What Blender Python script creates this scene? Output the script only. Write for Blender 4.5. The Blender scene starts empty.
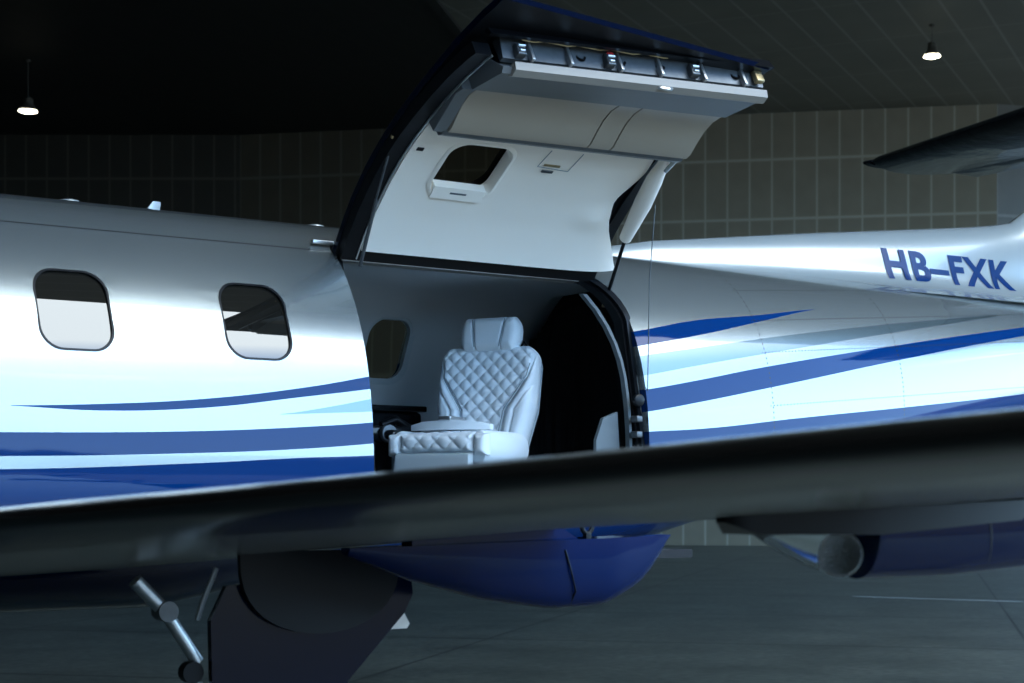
import bpy, bmesh, math, random
from mathutils import Vector, Matrix
random.seed(4)
S = bpy.context.scene
PI = math.pi
R = math.radians
# ---------------------------------------------------------------- camera
cd = bpy.data.cameras.new('camera'); cam = bpy.data.objects.new('camera', cd)
S.collection.objects.link(cam); S.camera = cam
cam.location = (0, -6.82, 1.65); cam.rotation_euler = (PI / 2, 0, -R(34.3))
cd.sensor_width = 36; cd.lens = 1700 / 1024 * 36; cd.shift_y = 158.5 / 1024
cd.clip_start = .05; cd.clip_end = 2000
cd.dof.use_dof = True; cd.dof.focus_distance = 7.6; cd.dof.aperture_fstop = 5.0
# ---------------------------------------------------------------- world: bright partly cloudy sky
W = bpy.data.worlds.new('sky'); S.world = W; W.use_nodes = True
nt = W.node_tree; nt.nodes.clear()
def N(nt, t, **k):
    n = nt.nodes.new(t)
    for a, b in k.items():
        if a.startswith('i_'): n.inputs[a[2:].replace('_', ' ')].default_value = b
        elif a.startswith('n_'): n.inputs[int(a[2:])].default_value = b
        else: setattr(n, a, b)
    return n
def L(nt, a, b): nt.links.new(a, b)
tc = N(nt, 'ShaderNodeTexCoord'); sx = N(nt, 'ShaderNodeSeparateXYZ'); L(nt, tc.outputs['Generated'], sx.inputs[0])
ramp = N(nt, 'ShaderNodeValToRGB'); L(nt, sx.outputs[2], ramp.inputs[0])
cr = ramp.color_ramp
for p, c in ((0, (.34, .57, .80)), (.12, (.20, .47, .82)), (.24, (.06, .22, .58)), (1, (.05, .16, .5))):
    e = cr.elements[0] if p == 0 else (cr.elements[1] if p == 1 else cr.elements.new(p))
    e.position = p; e.color = (*c, 1)
mp = N(nt, 'ShaderNodeMapping'); mp.inputs['Scale'].default_value = (1.2, 1.2, 4.5); mp.inputs['Location'].default_value = (1.3, .4, .2)
L(nt, tc.outputs['Generated'], mp.inputs[0])
nz = N(nt, 'ShaderNodeTexNoise', i_Scale=1.6, i_Detail=6, i_Roughness=.55); L(nt, mp.outputs[0], nz.inputs[0])
mr = N(nt, 'ShaderNodeMapRange', n_1=.60, n_2=.70); L(nt, nz.outputs[0], mr.inputs[0])
hi = N(nt, 'ShaderNodeMapRange', n_1=.50, n_2=.60); L(nt, sx.outputs[2], hi.inputs[0])   # high overcast deck
mx0 = N(nt, 'ShaderNodeMath', operation='MAXIMUM'); L(nt, mr.outputs[0], mx0.inputs[0]); L(nt, hi.outputs[0], mx0.inputs[1])
mix = N(nt, 'ShaderNodeMix', data_type='RGBA'); L(nt, mx0.outputs[0], mix.inputs[0]); L(nt, ramp.outputs[0], mix.inputs[6])
mix.inputs[7].default_value = (.88, .98, 1.04, 1)
bg = N(nt, 'ShaderNodeBackground', i_Strength=3.2); L(nt, mix.outputs[2], bg.inputs[0])
L(nt, bg.outputs[0], N(nt, 'ShaderNodeOutputWorld').inputs[0])
S.view_settings.view_transform = 'Standard'; S.view_settings.look = 'None'
S.view_settings.exposure = 1.2; S.view_settings.gamma = 1; S.view_settings.use_curve_mapping = False

# ---------------------------------------------------------------- materials
def mat(name, col, rough=.5, metal=0, ior=1.5, coat=0, bump=None, noise=None, trans=0, emit=None, sheen=0):
    m = bpy.data.materials.new(name); m.use_nodes = True; t = m.node_tree; b = t.nodes['Principled BSDF']
    b.inputs['Base Color'].default_value = (*col, 1); b.inputs['Roughness'].default_value = rough
    b.inputs['Metallic'].default_value = metal; b.inputs['IOR'].default_value = ior
    b.inputs['Coat Weight'].default_value = coat; b.inputs['Coat Roughness'].default_value = .03
    b.inputs['Transmission Weight'].default_value = trans
    if emit: b.inputs['Emission Color'].default_value = (*emit[0], 1); b.inputs['Emission Strength'].default_value = emit[1]
    c = N(t, 'ShaderNodeTexCoord')
    if noise:
        sc, amt = noise
        n = N(t, 'ShaderNodeTexNoise', i_Scale=sc, i_Detail=5); L(t, c.outputs['Object'], n.inputs[0])
        r = N(t, 'ShaderNodeMapRange', n_3=1 - amt, n_4=1 + amt); L(t, n.outputs[0], r.inputs[0])
        mm = N(t, 'ShaderNodeMix', data_type='RGBA', blend_type='MULTIPLY'); mm.inputs[0].default_value = 1
        mm.inputs[6].default_value = (*col, 1); L(t, r.outputs[0], mm.inputs[7]); L(t, mm.outputs[2], b.inputs['Base Color'])
    if bump:
        sc, d = bump
        n = N(t, 'ShaderNodeTexNoise', i_Scale=sc, i_Detail=4); L(t, c.outputs['Object'], n.inputs[0])
        bp = N(t, 'ShaderNodeBump', i_Strength=1.0, i_Distance=d); L(t, n.outputs[0], bp.inputs['Height']); L(t, bp.outputs[0], b.inputs['Normal'])
    return m
WHITE = (.40, .44, .445); NAVY = (.001, .030, .140)
M = dict(
    navy=mat('navy_gloss_paint', NAVY, .05, 0, 1.6, bump=(.9, .004)),
    letter=mat('blue_lettering_paint', (.001, .026, .115), .25, 0, 1.35, noise=(6, .05)),
    midnight=mat('midnight_blue_paint', (.0006, .0035, .016), .12, 0, 1.3, bump=(1.2, .003)),
    darknavy=mat('dark_navy_gloss_paint', (.001, .010, .060), .07, 0, 1.27, bump=(1.2, .003)),
    white=mat('pearl_white_paint', WHITE, .25, .35, 1.6, coat=1, noise=(2, .03)),
    blackpaint=mat('black_gloss_paint', (.003, .004, .006), .1, 0, 1.4, bump=(3, .02)),
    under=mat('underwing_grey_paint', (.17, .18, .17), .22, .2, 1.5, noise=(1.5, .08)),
    boot=mat('deice_boot_rubber', (.004, .004, .004), .20, 0, 1.38, noise=(4, .3)),
    black=mat('black_satin', (.004, .0045, .006), .4, 0, 1.3, noise=(12, .2)),
    rubber=mat('black_rubber_seal', (.005, .007, .010), .4, 0, 1.35, noise=(20, .2)),
    fabric=mat('white_lining_fabric', (.93, .86, .77), .75, bump=(240, .0006), noise=(3, .03)),
    ledge=mat('beige_grey_ledge_panel', (.38, .32, .25), .45, noise=(5, .03)),
    ledgedark=mat('grey_ledge_fascia', (.13, .137, .14), .45, noise=(5, .05)),
    alu=mat('brushed_aluminium', (.62, .64, .66), .3, .9, noise=(30, .08)),
    steel=mat('dark_steel_fittings', (.12, .13, .14), .35, .7, noise=(25, .3)),
    brass=mat('brass_fitting', (.42, .33, .18), .35, .8, noise=(40, .2)),
    liner=mat('pale_blue_grey_cabin_liner', (.50, .55, .58), .7, noise=(4, .04), bump=(150, .0004)),
    jamb=mat('grey_jamb_paint', (.13, .16, .18), .5, noise=(8, .1)),
    lip=mat('warm_grey_lip', (.33, .29, .25), .4, noise=(8, .05)),
    curtain=mat('black_curtain_cloth', (.006, .007, .009), .9, noise=(30, .2)),
    leather=mat('pale_blue_grey_leather', (.76, .83, .88), .42, bump=(260, .0006), noise=(6, .03)),
    leather2=mat('grey_leather_panel', (.42, .49, .53), .45, bump=(260, .0006), noise=(6, .03)),
    stitch=mat('piping_thread', (.20, .26, .30), .6, noise=(60, .1)),
    carpet=mat('dark_carpet', (.02, .022, .025), .95, noise=(80, .4)),
    lacquer=mat('black_lacquer_console', (.01, .011, .013), .12, noise=(6, .2)),
    tyre=mat('tyre_rubber', (.012, .012, .012), .7, noise=(20, .2)),
    red=mat('red_connector', (.5, .03, .03), .4, noise=(30, .1)),
    lampglow=mat('lit_lamp_lens', (1, .95, .8), .3, emit=((1, .93, .72), 9), noise=(5, .02)),
    lamphousing=mat('lamp_housing', (.10, .095, .08), .5, .3, noise=(10, .1)),
    reflector=mat('faceted_reflector', (.85, .85, .85), .35, .3, bump=(130, .03)),
    crack=mat('white_marking_paint', (.62, .62, .58), .7, noise=(10, .2)),
    pane=mat('smoked_window_acrylic', (.012, .011, .009), .02, 0, 2.0, noise=(2, .1)),
)
g = bpy.data.materials.new('clear_acrylic'); g.use_nodes = True; b = g.node_tree.nodes['Principled BSDF']
b.inputs['Transmission Weight'].default_value = 1; b.inputs['Roughness'].default_value = .03; b.inputs['IOR'].default_value = 1.05
b.inputs['Base Color'].default_value = (.8, .85, .88, 1)
M['clear'] = g
g = bpy.data.materials.new('tinted_window_acrylic'); g.use_nodes = True; b = g.node_tree.nodes['Principled BSDF']
b.inputs['Transmission Weight'].default_value = 1; b.inputs['Roughness'].default_value = .02; b.inputs['IOR'].default_value = 1.03
b.inputs['Base Color'].default_value = (.72, .68, .58, 1)
M['tint'] = g

def float_curve(t, src, pts, x0, x1):
    """z as a function of x through pts, as a Float Curve node (both axes mapped to 0..1; z range 1.2..3.2)"""
    mrn = N(t, 'ShaderNodeMapRange', n_1=x0, n_2=x1); L(t, src, mrn.inputs[0])
    fc = N(t, 'ShaderNodeFloatCurve'); L(t, mrn.outputs[0], fc.inputs['Value'])
    cu = fc.mapping.curves[0]
    q = [((x - x0) / (x1 - x0), (z - 1.2) / 2.0) for x, z in pts]
    while len(cu.points) < len(q): cu.points.new(.5, .5)
    for p, (a, c) in zip(cu.points, q): p.location = (a, c)
    for p in cu.points: p.handle_type = 'AUTO'
    fc.mapping.update()
    o = N(t, 'ShaderNodeMath', operation='MULTIPLY_ADD', n_1=2.0, n_2=1.2); L(t, fc.outputs[0], o.inputs[0])
    return o.outputs[0]

def livery():
    m = bpy.data.materials.new('striped_livery_paint'); m.use_nodes = True; t = m.node_tree; b = t.nodes['Principled BSDF']
    c = N(t, 'ShaderNodeTexCoord'); s = N(t, 'ShaderNodeSeparateXYZ'); L(t, c.outputs['Object'], s.inputs[0])
    X, Z = s.outputs[0], s.outputs[2]
    def mth(op, a, b_=None, c_=None):
        n = N(t, 'ShaderNodeMath', operation=op)
        for i, v in enumerate((a, b_, c_)):
            if v is None: continue
            if isinstance(v, (int, float)): n.inputs[i].default_value = v
            else: L(t, v, n.inputs[i])
        return n.outputs[0]
    x0, x1 = 0.0, 10.0
    def band(top, bot, xa=None, xb=None):
        w = mth('LESS_THAN', Z, float_curve(t, X, top, x0, x1)); w = mth('MULTIPLY', w, mth('GREATER_THAN', Z, float_curve(t, X, bot, x0, x1)))
        if xa is not None: w = mth('MULTIPLY', w, mth('GREATER_THAN', X, xa))
        if xb is not None: w = mth('MULTIPLY', w, mth('LESS_THAN', X, xb))
        return w
    A = band([(1.5, 1.975), (1.95, 1.987), (2.25, 2.001), (2.65, 2.032), (3.08, 2.09), (3.43, 2.156), (4.1, 2.29), (4.88, 2.428), (5.25, 2.500), (5.68, 2.554), (6.14, 2.619), (7, 2.7)],
             [(1.5, 1.99), (1.95, 1.984), (2.25, 1.977), (2.65, 1.998), (3.08, 2.054), (3.43, 2.103), (4.1, 2.21), (4.86, 2.355), (5.22, 2.423), (5.66, 2.517), (6.14, 2.619), (7, 2.75)], 1.93, 6.15)
    B = band([(2.6, 1.95), (2.99, 1.985), (3.2, 2.019), (3.42, 2.062), (4.81, 2.30), (5.19, 2.36), (5.9, 2.47), (7.7, 2.70)],
             [(2.6, 1.96), (2.99, 1.983), (3.2, 1.995), (3.42, 2.009), (4.81, 2.21), (5.14, 2.27), (5.9, 2.40), (7.7, 2.69)], 2.99, 7.7)
    Cn = band([(0, 1.87), (1.9, 1.89), (2.65, 1.911), (3.07, 1.936), (3.42, 1.965), (4.1, 2.05), (4.81, 2.146), (5.16, 2.206), (5.57, 2.282), (6.69, 2.461), (7.86, 2.632), (9.5, 2.85)],
              [(0, 1.79), (1.9, 1.805), (2.65, 1.828), (3.07, 1.85), (3.42, 1.88), (4.1, 1.96), (4.81, 2.046), (5.15, 2.103), (5.62, 2.188), (6.66, 2.379), (7.87, 2.585), (9.5, 2.83)])
    Dn = band([(0, 1.75), (1.9, 1.759), (2.65, 1.79), (3.07, 1.815), (3.42, 1.831), (4.1, 1.89), (4.8, 1.956), (5.14, 1.978), (5.82, 2.049), (6.62, 2.127), (7.79, 2.248), (10, 2.5)],
              [(0, 1.2), (10, 1.2)])
    blue = mth('MAXIMUM', mth('MAXIMUM', A, Cn), Dn)
    # thin skin joints and dotted rivet rows
    def near(v, c_, w): return mth('LESS_THAN', mth('ABSOLUTE', mth('SUBTRACT', v, c_)), w)
    seam = mth('MULTIPLY', near(Z, 2.692, .0025), mth('LESS_THAN', X, 3.36))
    def dots(v): return mth('GREATER_THAN', mth('SINE', mth('MULTIPLY', v, 2 * PI / .024)), .2)
    aft = mth('GREATER_THAN', X, 5.62)
    rv = mth('MULTIPLY', mth('MULTIPLY', near(X, 5.64, .004), dots(Z)), 1.0)
    rv = mth('MAXIMUM', rv, mth('MULTIPLY', near(X, 6.66, .005), dots(Z)))
    for k in (2.10, 2.36, 2.52, 2.68):
        zz = mth('MULTIPLY_ADD', X, .085, k - .085 * 5.6)
        rv = mth('MAXIMUM', rv, mth('MULTIPLY', mth('MULTIPLY', near(Z, zz, .0035), dots(X)), aft))
    mxg = N(t, 'ShaderNodeMix', data_type='RGBA'); L(t, B, mxg.inputs[0]); mxg.inputs[6].default_value = (*WHITE, 1); mxg.inputs[7].default_value = (.17, .23, .26, 1)
    mxb = N(t, 'ShaderNodeMix', data_type='RGBA'); L(t, blue, mxb.inputs[0]); L(t, mxg.outputs[2], mxb.inputs[6]); mxb.inputs[7].default_value = (*NAVY, 1)
    mxs = N(t, 'ShaderNodeMix', data_type='RGBA'); L(t, mth('MULTIPLY', mth('MAXIMUM', seam, rv), .8), mxs.inputs[0]); L(t, mxb.outputs[2], mxs.inputs[6]); mxs.inputs[7].default_value = (.03, .035, .04, 1)
    L(t, mxs.outputs[2], b.inputs['Base Color'])
    nb = N(t, 'ShaderNodeMath', operation='SUBTRACT', n_0=1.0); L(t, blue, nb.inputs[1])
    me_ = N(t, 'ShaderNodeMath', operation='MULTIPLY', n_1=.78); L(t, nb.outputs[0], me_.inputs[0]); L(t, me_.outputs[0], b.inputs['Metallic'])
    ro = N(t, 'ShaderNodeMath', operation='MULTIPLY_ADD', n_1=.22, n_2=.05); L(t, nb.outputs[0], ro.inputs[0]); L(t, ro.outputs[0], b.inputs['Roughness'])
    b.inputs['IOR'].default_value = 1.37; L(t, nb.outputs[0], b.inputs['Coat Weight']); b.inputs['Coat Roughness'].default_value = .02
    n = N(t, 'ShaderNodeTexNoise', i_Scale=1.4, i_Detail=3); L(t, c.outputs['Object'], n.inputs[0])
    bp = N(t, 'ShaderNodeBump', i_Strength=1, i_Distance=.004); L(t, n.outputs[0], bp.inputs['Height']); L(t, bp.outputs[0], b.inputs['Normal'])
    return m
M['livery'] = livery()

# ---------------------------------------------------------------- mesh helpers
def link(name, verts, faces, m, parent=None, smooth=True, mids=None, loc=None):
    me = bpy.data.meshes.new(name); me.from_pydata([tuple(v) for v in verts], [], faces); me.update()
    bm = bmesh.new(); bm.from_mesh(me); bmesh.ops.recalc_face_normals(bm, faces=bm.faces); bm.to_mesh(me); bm.free()
    for mm in (m if isinstance(m, list) else [m]): me.materials.append(mm)
    if mids: 
        for p, i in zip(me.polygons, mids): p.material_index = i
    if smooth:
        for p in me.polygons: p.use_smooth = True
        try: me.set_sharp_from_angle(angle=R(38))
        except Exception: pass
    o = bpy.data.objects.new(name, me); S.collection.objects.link(o)
    if parent: o.parent = parent
    if loc: o.location = loc
    return o
class MB:
    def __init__(s): s.v = []; s.f = []
    def add(s, v, f):
        k = len(s.v); s.v += [tuple(a) for a in v]; s.f += [tuple(i + k for i in q) for q in f]; return s
    def box(s, x0, x1, y0, y1, z0, z1, bev=0, mx=None):
        bm = bmesh.new(); bmesh.ops.create_cube(bm, size=1)
        for v in bm.verts: v.co = Vector(((x0 + x1) / 2 + v.co.x * (x1 - x0), (y0 + y1) / 2 + v.co.y * (y1 - y0), (z0 + z1) / 2 + v.co.z * (z1 - z0)))
        if bev: bmesh.ops.bevel(bm, geom=bm.edges[:], offset=bev, segments=3, affect='EDGES', profile=.5)
        if mx: bmesh.ops.transform(bm, matrix=mx, verts=bm.verts)
        bm.verts.ensure_lookup_table()
        s.add([v.co[:] for v in bm.verts], [[v.index for v in f.verts] for f in bm.faces]); bm.free(); return s
    def tube(s, pts, r, n=12, cap=True):
        pts = [Vector(p) for p in pts]; rs = r if isinstance(r, (list, tuple)) else [r] * len(pts)
        rings = []; up = None
        for i, p in enumerate(pts):
            d = (pts[min(i + 1, len(pts) - 1)] - pts[max(i - 1, 0)]).normalized()
            if up is None:
                up = Vector((0, 0, 1)) if abs(d.z) < .9 else Vector((1, 0, 0))
            a = d.cross(up).normalized(); bb = a.cross(d).normalized(); up = bb
            rings.append([p + (a * math.cos(2 * PI * k / n) + bb * math.sin(2 * PI * k / n)) * rs[i] for k in range(n)])
        return s.loft(rings, cap)
    def loft(s, rings, cap=True, closed=True):
        n = len(rings[0]); v = [p for r_ in rings for p in r_]; f = []
        for i in range(len(rings) - 1):
            for k in range(n if closed else n - 1):
                f.append((i * n + k, i * n + (k + 1) % n, (i + 1) * n + (k + 1) % n, (i + 1) * n + k))
        if cap: f.append(tuple(range(n))[::-1]); f.append(tuple((len(rings) - 1) * n + k for k in range(n)))
        return s.add(v, f)
    def build(s, name, m, parent=None, **k): return link(name, s.v, s.f, m, parent, **k)
def lathe(prof, n=24, mx=Matrix()):
    mb = MB(); rings = [[mx @ Vector((r * math.cos(2 * PI * k / n), r * math.sin(2 * PI * k / n), z)) for k in range(n)] for r, z in prof]
    return mb.loft(rings)
def prismX(prof, x0, x1, nx=1, fx=None):
    """closed (y, z) outline pushed along X"""
    mb = MB(); rings = []
    for i in range(nx + 1):
        x = x0 + (x1 - x0) * i / nx
        rings.append([(x, y, z) for y, z in (fx(x) if fx else prof)])
    return mb.loft(rings)
def rrect(cx, cz, w, h, r, n=8):
    """rounded rectangle outline; r may be 4 radii (aft-top, fore-top, fore-bottom, aft-bottom)"""
    rr = r if isinstance(r, (list, tuple)) else [r] * 4; out = []
    for k, (sx_, sz_) in enumerate(((1, 1), (-1, 1), (-1, -1), (1, -1))):
        a0 = k * PI / 2; q = rr[k]
        for i in range(n + 1):
            a = a0 + PI / 2 * i / n
            out.append((cx + sx_ * (w / 2 - q) + q * math.cos(a), cz + sz_ * (h / 2 - q) + q * math.sin(a)))
    return out
def tag(o, label, cat, group=None):
    o['label'] = label; o['category'] = cat
    if group: o['group'] = group
    return o
def structure(o, label=None):
    o['kind'] = 'structure'
    if label: o['label'] = label
    return o
def empty(name, loc=(0, 0, 0), rz=0):
    o = bpy.data.objects.new(name, None); S.collection.objects.link(o); o.location = loc; o.rotation_euler = (0, 0, rz); o.empty_display_size = .1; return o
def boolean(o, cutter, op='DIFFERENCE'):
    md = o.modifiers.new('b', 'BOOLEAN'); md.operation = op; md.object = cutter; md.solver = 'EXACT'
def bake(o, kill=()):
    dg = bpy.context.evaluated_depsgraph_get(); dg.update()
    me = bpy.data.meshes.new_from_object(o.evaluated_get(dg)); old = o.data; o.modifiers.clear(); o.data = me; me.name = old.name
    for c in kill: bpy.data.objects.remove(c, do_unlink=True)

# ---------------------------------------------------------------- THE SETTING (a tall hangar set askew to the aircraft)
HC = 15.63
C1 = (47.95, 33.1); C0 = (28.07, 52.79); CL = (-.51, 72.29); RE = (43.44, -4.13)
def wall(name, a, b, h, m, th=.3):
    a = Vector((*a, 0)); b = Vector((*b, 0)); d = (b - a); ln = d.length; ang = math.atan2(d.y, d.x)
    o = MB().box(0, ln, 0, th, 0, h).build(name, m, smooth=False); o.location = a; o.rotation_euler = (0, 0, ang); return structure(o)
def panel_mat(name, col, line, w, hs, off=0):
    """upright metal panels: pale joints every w metres and at heights hs"""
    m = bpy.data.materials.new(name); m.use_nodes = True; t = m.node_tree; b = t.nodes['Principled BSDF']
    c = N(t, 'ShaderNodeTexCoord'); s = N(t, 'ShaderNodeSeparateXYZ'); L(t, c.outputs['Object'], s.inputs[0])
    def mth(op, *a):
        n = N(t, 'ShaderNodeMath', operation=op)
        for i, v in enumerate(a):
            if isinstance(v, (int, float)): n.inputs[i].default_value = v
            else: L(t, v, n.inputs[i])
        return n.outputs[0]
    pm = mth('PINGPONG', mth('ADD', s.outputs[0], off), w / 2); k = mth('LESS_THAN', pm, .035)
    for h in hs: k = mth('MAXIMUM', k, mth('LESS_THAN', mth('ABSOLUTE', mth('SUBTRACT', s.outputs[2], h)), .05))
    n = N(t, 'ShaderNodeTexNoise', i_Scale=1.1, i_Detail=6); L(t, c.outputs['Object'], n.inputs[0])
    r = N(t, 'ShaderNodeMapRange', n_3=.8, n_4=1.2); L(t, n.outputs[0], r.inputs[0])
    mm = N(t, 'ShaderNodeMix', data_type='RGBA', blend_type='MULTIPLY'); mm.inputs[0].default_value = 1; mm.inputs[6].default_value = (*col, 1); L(t, r.outputs[0], mm.inputs[7])
    ml = N(t, 'ShaderNodeMix', data_type='RGBA'); L(t, k, ml.inputs[0]); L(t, mm.outputs[2], ml.inputs[6]); ml.inputs[7].default_value = (*line, 1)
    L(t, ml.outputs[2], b.inputs['Base Color']); b.inputs['Roughness'].default_value = .6
    return m
WALLC = (.29, .258, .19); WLINE = (.46, .43, .34)
heights = [13.95, 11.8, 9.6, 7.4, 5.2, 3.0]
M['wall_shade'] = panel_mat('panelled_wall_painted_shade', (.035, .031, .022), (.08, .074, .055), .80, heights)  # same panels, with the hangar's left-side shade put into the colour
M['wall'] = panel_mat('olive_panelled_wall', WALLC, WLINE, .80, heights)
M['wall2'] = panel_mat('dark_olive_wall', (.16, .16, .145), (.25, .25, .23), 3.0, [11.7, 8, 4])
M['wall_half_shade'] = panel_mat('panelled_wall_painted_half_shade', (.085, .072, .048), (.14, .13, .10), .80, heights)  # back wall's left part, partial shade painted into the panel colour
BP = (36.1, 44.8)
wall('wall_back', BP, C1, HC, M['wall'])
wall('wall_back', C0, BP, HC, M['wall_half_shade'])
wall('wall_left', CL, C0, HC, M['wall_shade'])
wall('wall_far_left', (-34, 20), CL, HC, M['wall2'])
wall('wall_outer_left', (-34, 20), (-34, -9.5), HC, M['wall2'])
wall('wall_front_light_block', (-34, -9.5), (1.0, -9.5), HC, M['wall2'])  # added out of view to keep daylight off the hangar's left side
wall('wall_right', C1, (56, 30.5), HC, M['wall2'])
# ceiling of long metal boards
def ceil_mat(k_=1, name='boarded_metal_ceiling'):
    m = bpy.data.materials.new(name); m.use_nodes = True; t = m.node_tree; b = t.nodes['Principled BSDF']
    c = N(t, 'ShaderNodeTexCoord'); mp = N(t, 'ShaderNodeMapping'); mp.inputs['Rotation'].default_value = (0, 0, -R(31)); L(t, c.outputs['Object'], mp.inputs[0])
    s = N(t, 'ShaderNodeSeparateXYZ'); L(t, mp.outputs[0], s.inputs[0])
    def ping(v, w, th):
        n = N(t, 'ShaderNodeMath', operation='PINGPONG', n_1=w / 2); L(t, v, n.inputs[0]); k = N(t, 'ShaderNodeMath', operation='LESS_THAN', n_1=th); L(t, n.outputs[0], k.inputs[0]); return k.outputs[0]
    mxm = N(t, 'ShaderNodeMath', operation='MAXIMUM'); L(t, ping(s.outputs[1], 1.06, .04), mxm.inputs[0])
    q = N(t, 'ShaderNodeMath', operation='MULTIPLY', n_1=.5); L(t, ping(s.outputs[0], 4.0, .05), q.inputs[0]); L(t, q.outputs[0], mxm.inputs[1])
    n = N(t, 'ShaderNodeTexNoise', i_Scale=.5, i_Detail=6); L(t, c.outputs['Object'], n.inputs[0])
    r = N(t, 'ShaderNodeMapRange', n_3=.75, n_4=1.25); L(t, n.outputs[0], r.inputs[0])
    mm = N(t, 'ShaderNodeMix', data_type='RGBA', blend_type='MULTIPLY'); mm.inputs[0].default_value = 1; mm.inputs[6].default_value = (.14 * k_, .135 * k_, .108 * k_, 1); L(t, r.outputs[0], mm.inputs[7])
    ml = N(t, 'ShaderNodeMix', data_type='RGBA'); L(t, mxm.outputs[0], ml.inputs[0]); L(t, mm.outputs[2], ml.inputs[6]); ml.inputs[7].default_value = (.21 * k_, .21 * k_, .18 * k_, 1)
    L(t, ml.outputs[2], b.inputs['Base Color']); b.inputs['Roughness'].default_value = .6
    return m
M['ceil'] = ceil_mat(); M['ceil_shade'] = ceil_mat(.09, 'boarded_ceiling_painted_shade')  # second copy is darkened: shade of the left side painted in
BF = (BP[0] - .71 * 76.9, BP[1] - .705 * 76.9)       # edge of the ceiling's painted shade, square to the back wall
def slab(pts, m):
    n = len(pts)
    return structure(link('ceiling', [(x, y, HC) for x, y in pts] + [(x, y, HC + .4) for x, y in pts],
        [tuple(range(n)), tuple(range(2 * n - 1, n - 1, -1))] + [(i, (i + 1) % n, n + (i + 1) % n, n + i) for i in range(n)], m, smooth=False))
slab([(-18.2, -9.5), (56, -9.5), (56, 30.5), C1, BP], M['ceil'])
slab([(-34, -9.5), (-18.2, -9.5), BP, C0, CL, (-34, 72)], M['ceil_shade'])
bm_ = MB().box(0, 76, -.15, .15, HC - .12, HC - .01).build('trim_1', M['ceil_shade'], smooth=False)
bm_.location = (BP[0], BP[1], 0); bm_.rotation_euler = (0, 0, math.atan2(-9.5 - BP[1], -18.2 - BP[0])); structure(bm_)  # added strip along the edge of the painted ceiling shade
def floor_mat():
    m = bpy.data.materials.new('worn_concrete_floor'); m.use_nodes = True; t = m.node_tree; b = t.nodes['Principled BSDF']
    c = N(t, 'ShaderNodeTexCoord'); mp = N(t, 'ShaderNodeMapping'); mp.inputs['Rotation'].default_value = (0, 0, R(48)); L(t, c.outputs['Object'], mp.inputs[0])
    s = N(t, 'ShaderNodeSeparateXYZ'); L(t, mp.outputs[0], s.inputs[0])
    n = N(t, 'ShaderNodeTexNoise', i_Scale=.8, i_Detail=9, i_Roughness=.65); L(t, c.outputs['Object'], n.inputs[0])
    n2 = N(t, 'ShaderNodeTexNoise', i_Scale=9, i_Detail=6); L(t, c.outputs['Object'], n2.inputs[0])
    ad = N(t, 'ShaderNodeMath', operation='MULTIPLY'); L(t, n.outputs[0], ad.inputs[0]); L(t, n2.outputs[0], ad.inputs[1])
    rp = N(t, 'ShaderNodeValToRGB'); L(t, ad.outputs[0], rp.inputs[0])
    rp.color_ramp.elements[0].position = .12; rp.color_ramp.elements[0].color = (.04, .048, .044, 1)
    rp.color_ramp.elements[1].position = .38; rp.color_ramp.elements[1].color = (.15, .163, .137, 1)
    pp = N(t, 'ShaderNodeMath', operation='PINGPONG', n_1=2.5); L(t, s.outputs[1], pp.inputs[0]); k = N(t, 'ShaderNodeMath', operation='LESS_THAN', n_1=.05); L(t, pp.outputs[0], k.inputs[0])
    p2 = N(t, 'ShaderNodeMath', operation='PINGPONG', n_1=3.1); L(t, s.outputs[0], p2.inputs[0]); k2 = N(t, 'ShaderNodeMath', operation='LESS_THAN', n_1=.02); L(t, p2.outputs[0], k2.inputs[0])
    mxm = N(t, 'ShaderNodeMath', operation='MAXIMUM'); L(t, k.outputs[0], mxm.inputs[0]); L(t, k2.outputs[0], mxm.inputs[1])
    ml = N(t, 'ShaderNodeMix', data_type='RGBA'); L(t, mxm.outputs[0], ml.inputs[0]); L(t, rp.outputs[0], ml.inputs[6]); ml.inputs[7].default_value = (.02, .024, .024, 1)
    L(t, ml.outputs[2], b.inputs['Base Color']); b.inputs['Roughness'].default_value = .45
    bp = N(t, 'ShaderNodeBump', i_Strength=.4, i_Distance=.01); L(t, n2.outputs[0], bp.inputs['Height']); L(t, bp.outputs[0], b.inputs['Normal'])
    return m
M['floor'] = floor_mat()
structure(link('floor', [(-34, -9.5, 0), (56, -9.5, 0), (56, 73, 0), (-34, 73, 0)], [(0, 1, 2, 3)], M['floor'], smooth=False))
M['apron'] = mat('asphalt_apron', (.085, .082, .076), .9, noise=(.3, .2))
structure(link('apron', [(-400, -400, -.02), (400, -400, -.02), (400, 200, -.02), (-400, 200, -.02)], [(0, 1, 2, 3)], M['apron'], smooth=False))
# dark wooded ridge beyond the apron
M['ridge'] = mat('wooded_hillside', (.018, .022, .014), .95, noise=(.02, .5))
v = []; f = []
for i in range(81):
    a = i / 80; x = -380 + 760 * a; hgt = 24 + 13 * math.sin(a * 9 + 1) + 6 * math.sin(a * 23) + 2 * math.sin(a * 61)
    y = -330 - 50 * math.sin(a * PI)
    v += [(x, y + 60, -.5), (x, y + 22, hgt * .65), (x, y, hgt), (x, y - 60, -.5)]
for i in range(80):
    for k in range(3): f.append((i * 4 + k, i * 4 + 4 + k, i * 4 + 5 + k, i * 4 + 1 + k))
structure(link('hills', v, f, M['ridge']))
# painted floor line
line = MB().box(0, 6.5, -.05, .05, .001, .004).build('floor_marking', M['crack'], smooth=False)
line.location = (21.2, 13.9, 0); line.rotation_euler = (0, 0, -R(66)); tag(line, 'thin pale line painted on the hangar floor beyond the wing', 'floor marking')

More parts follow.
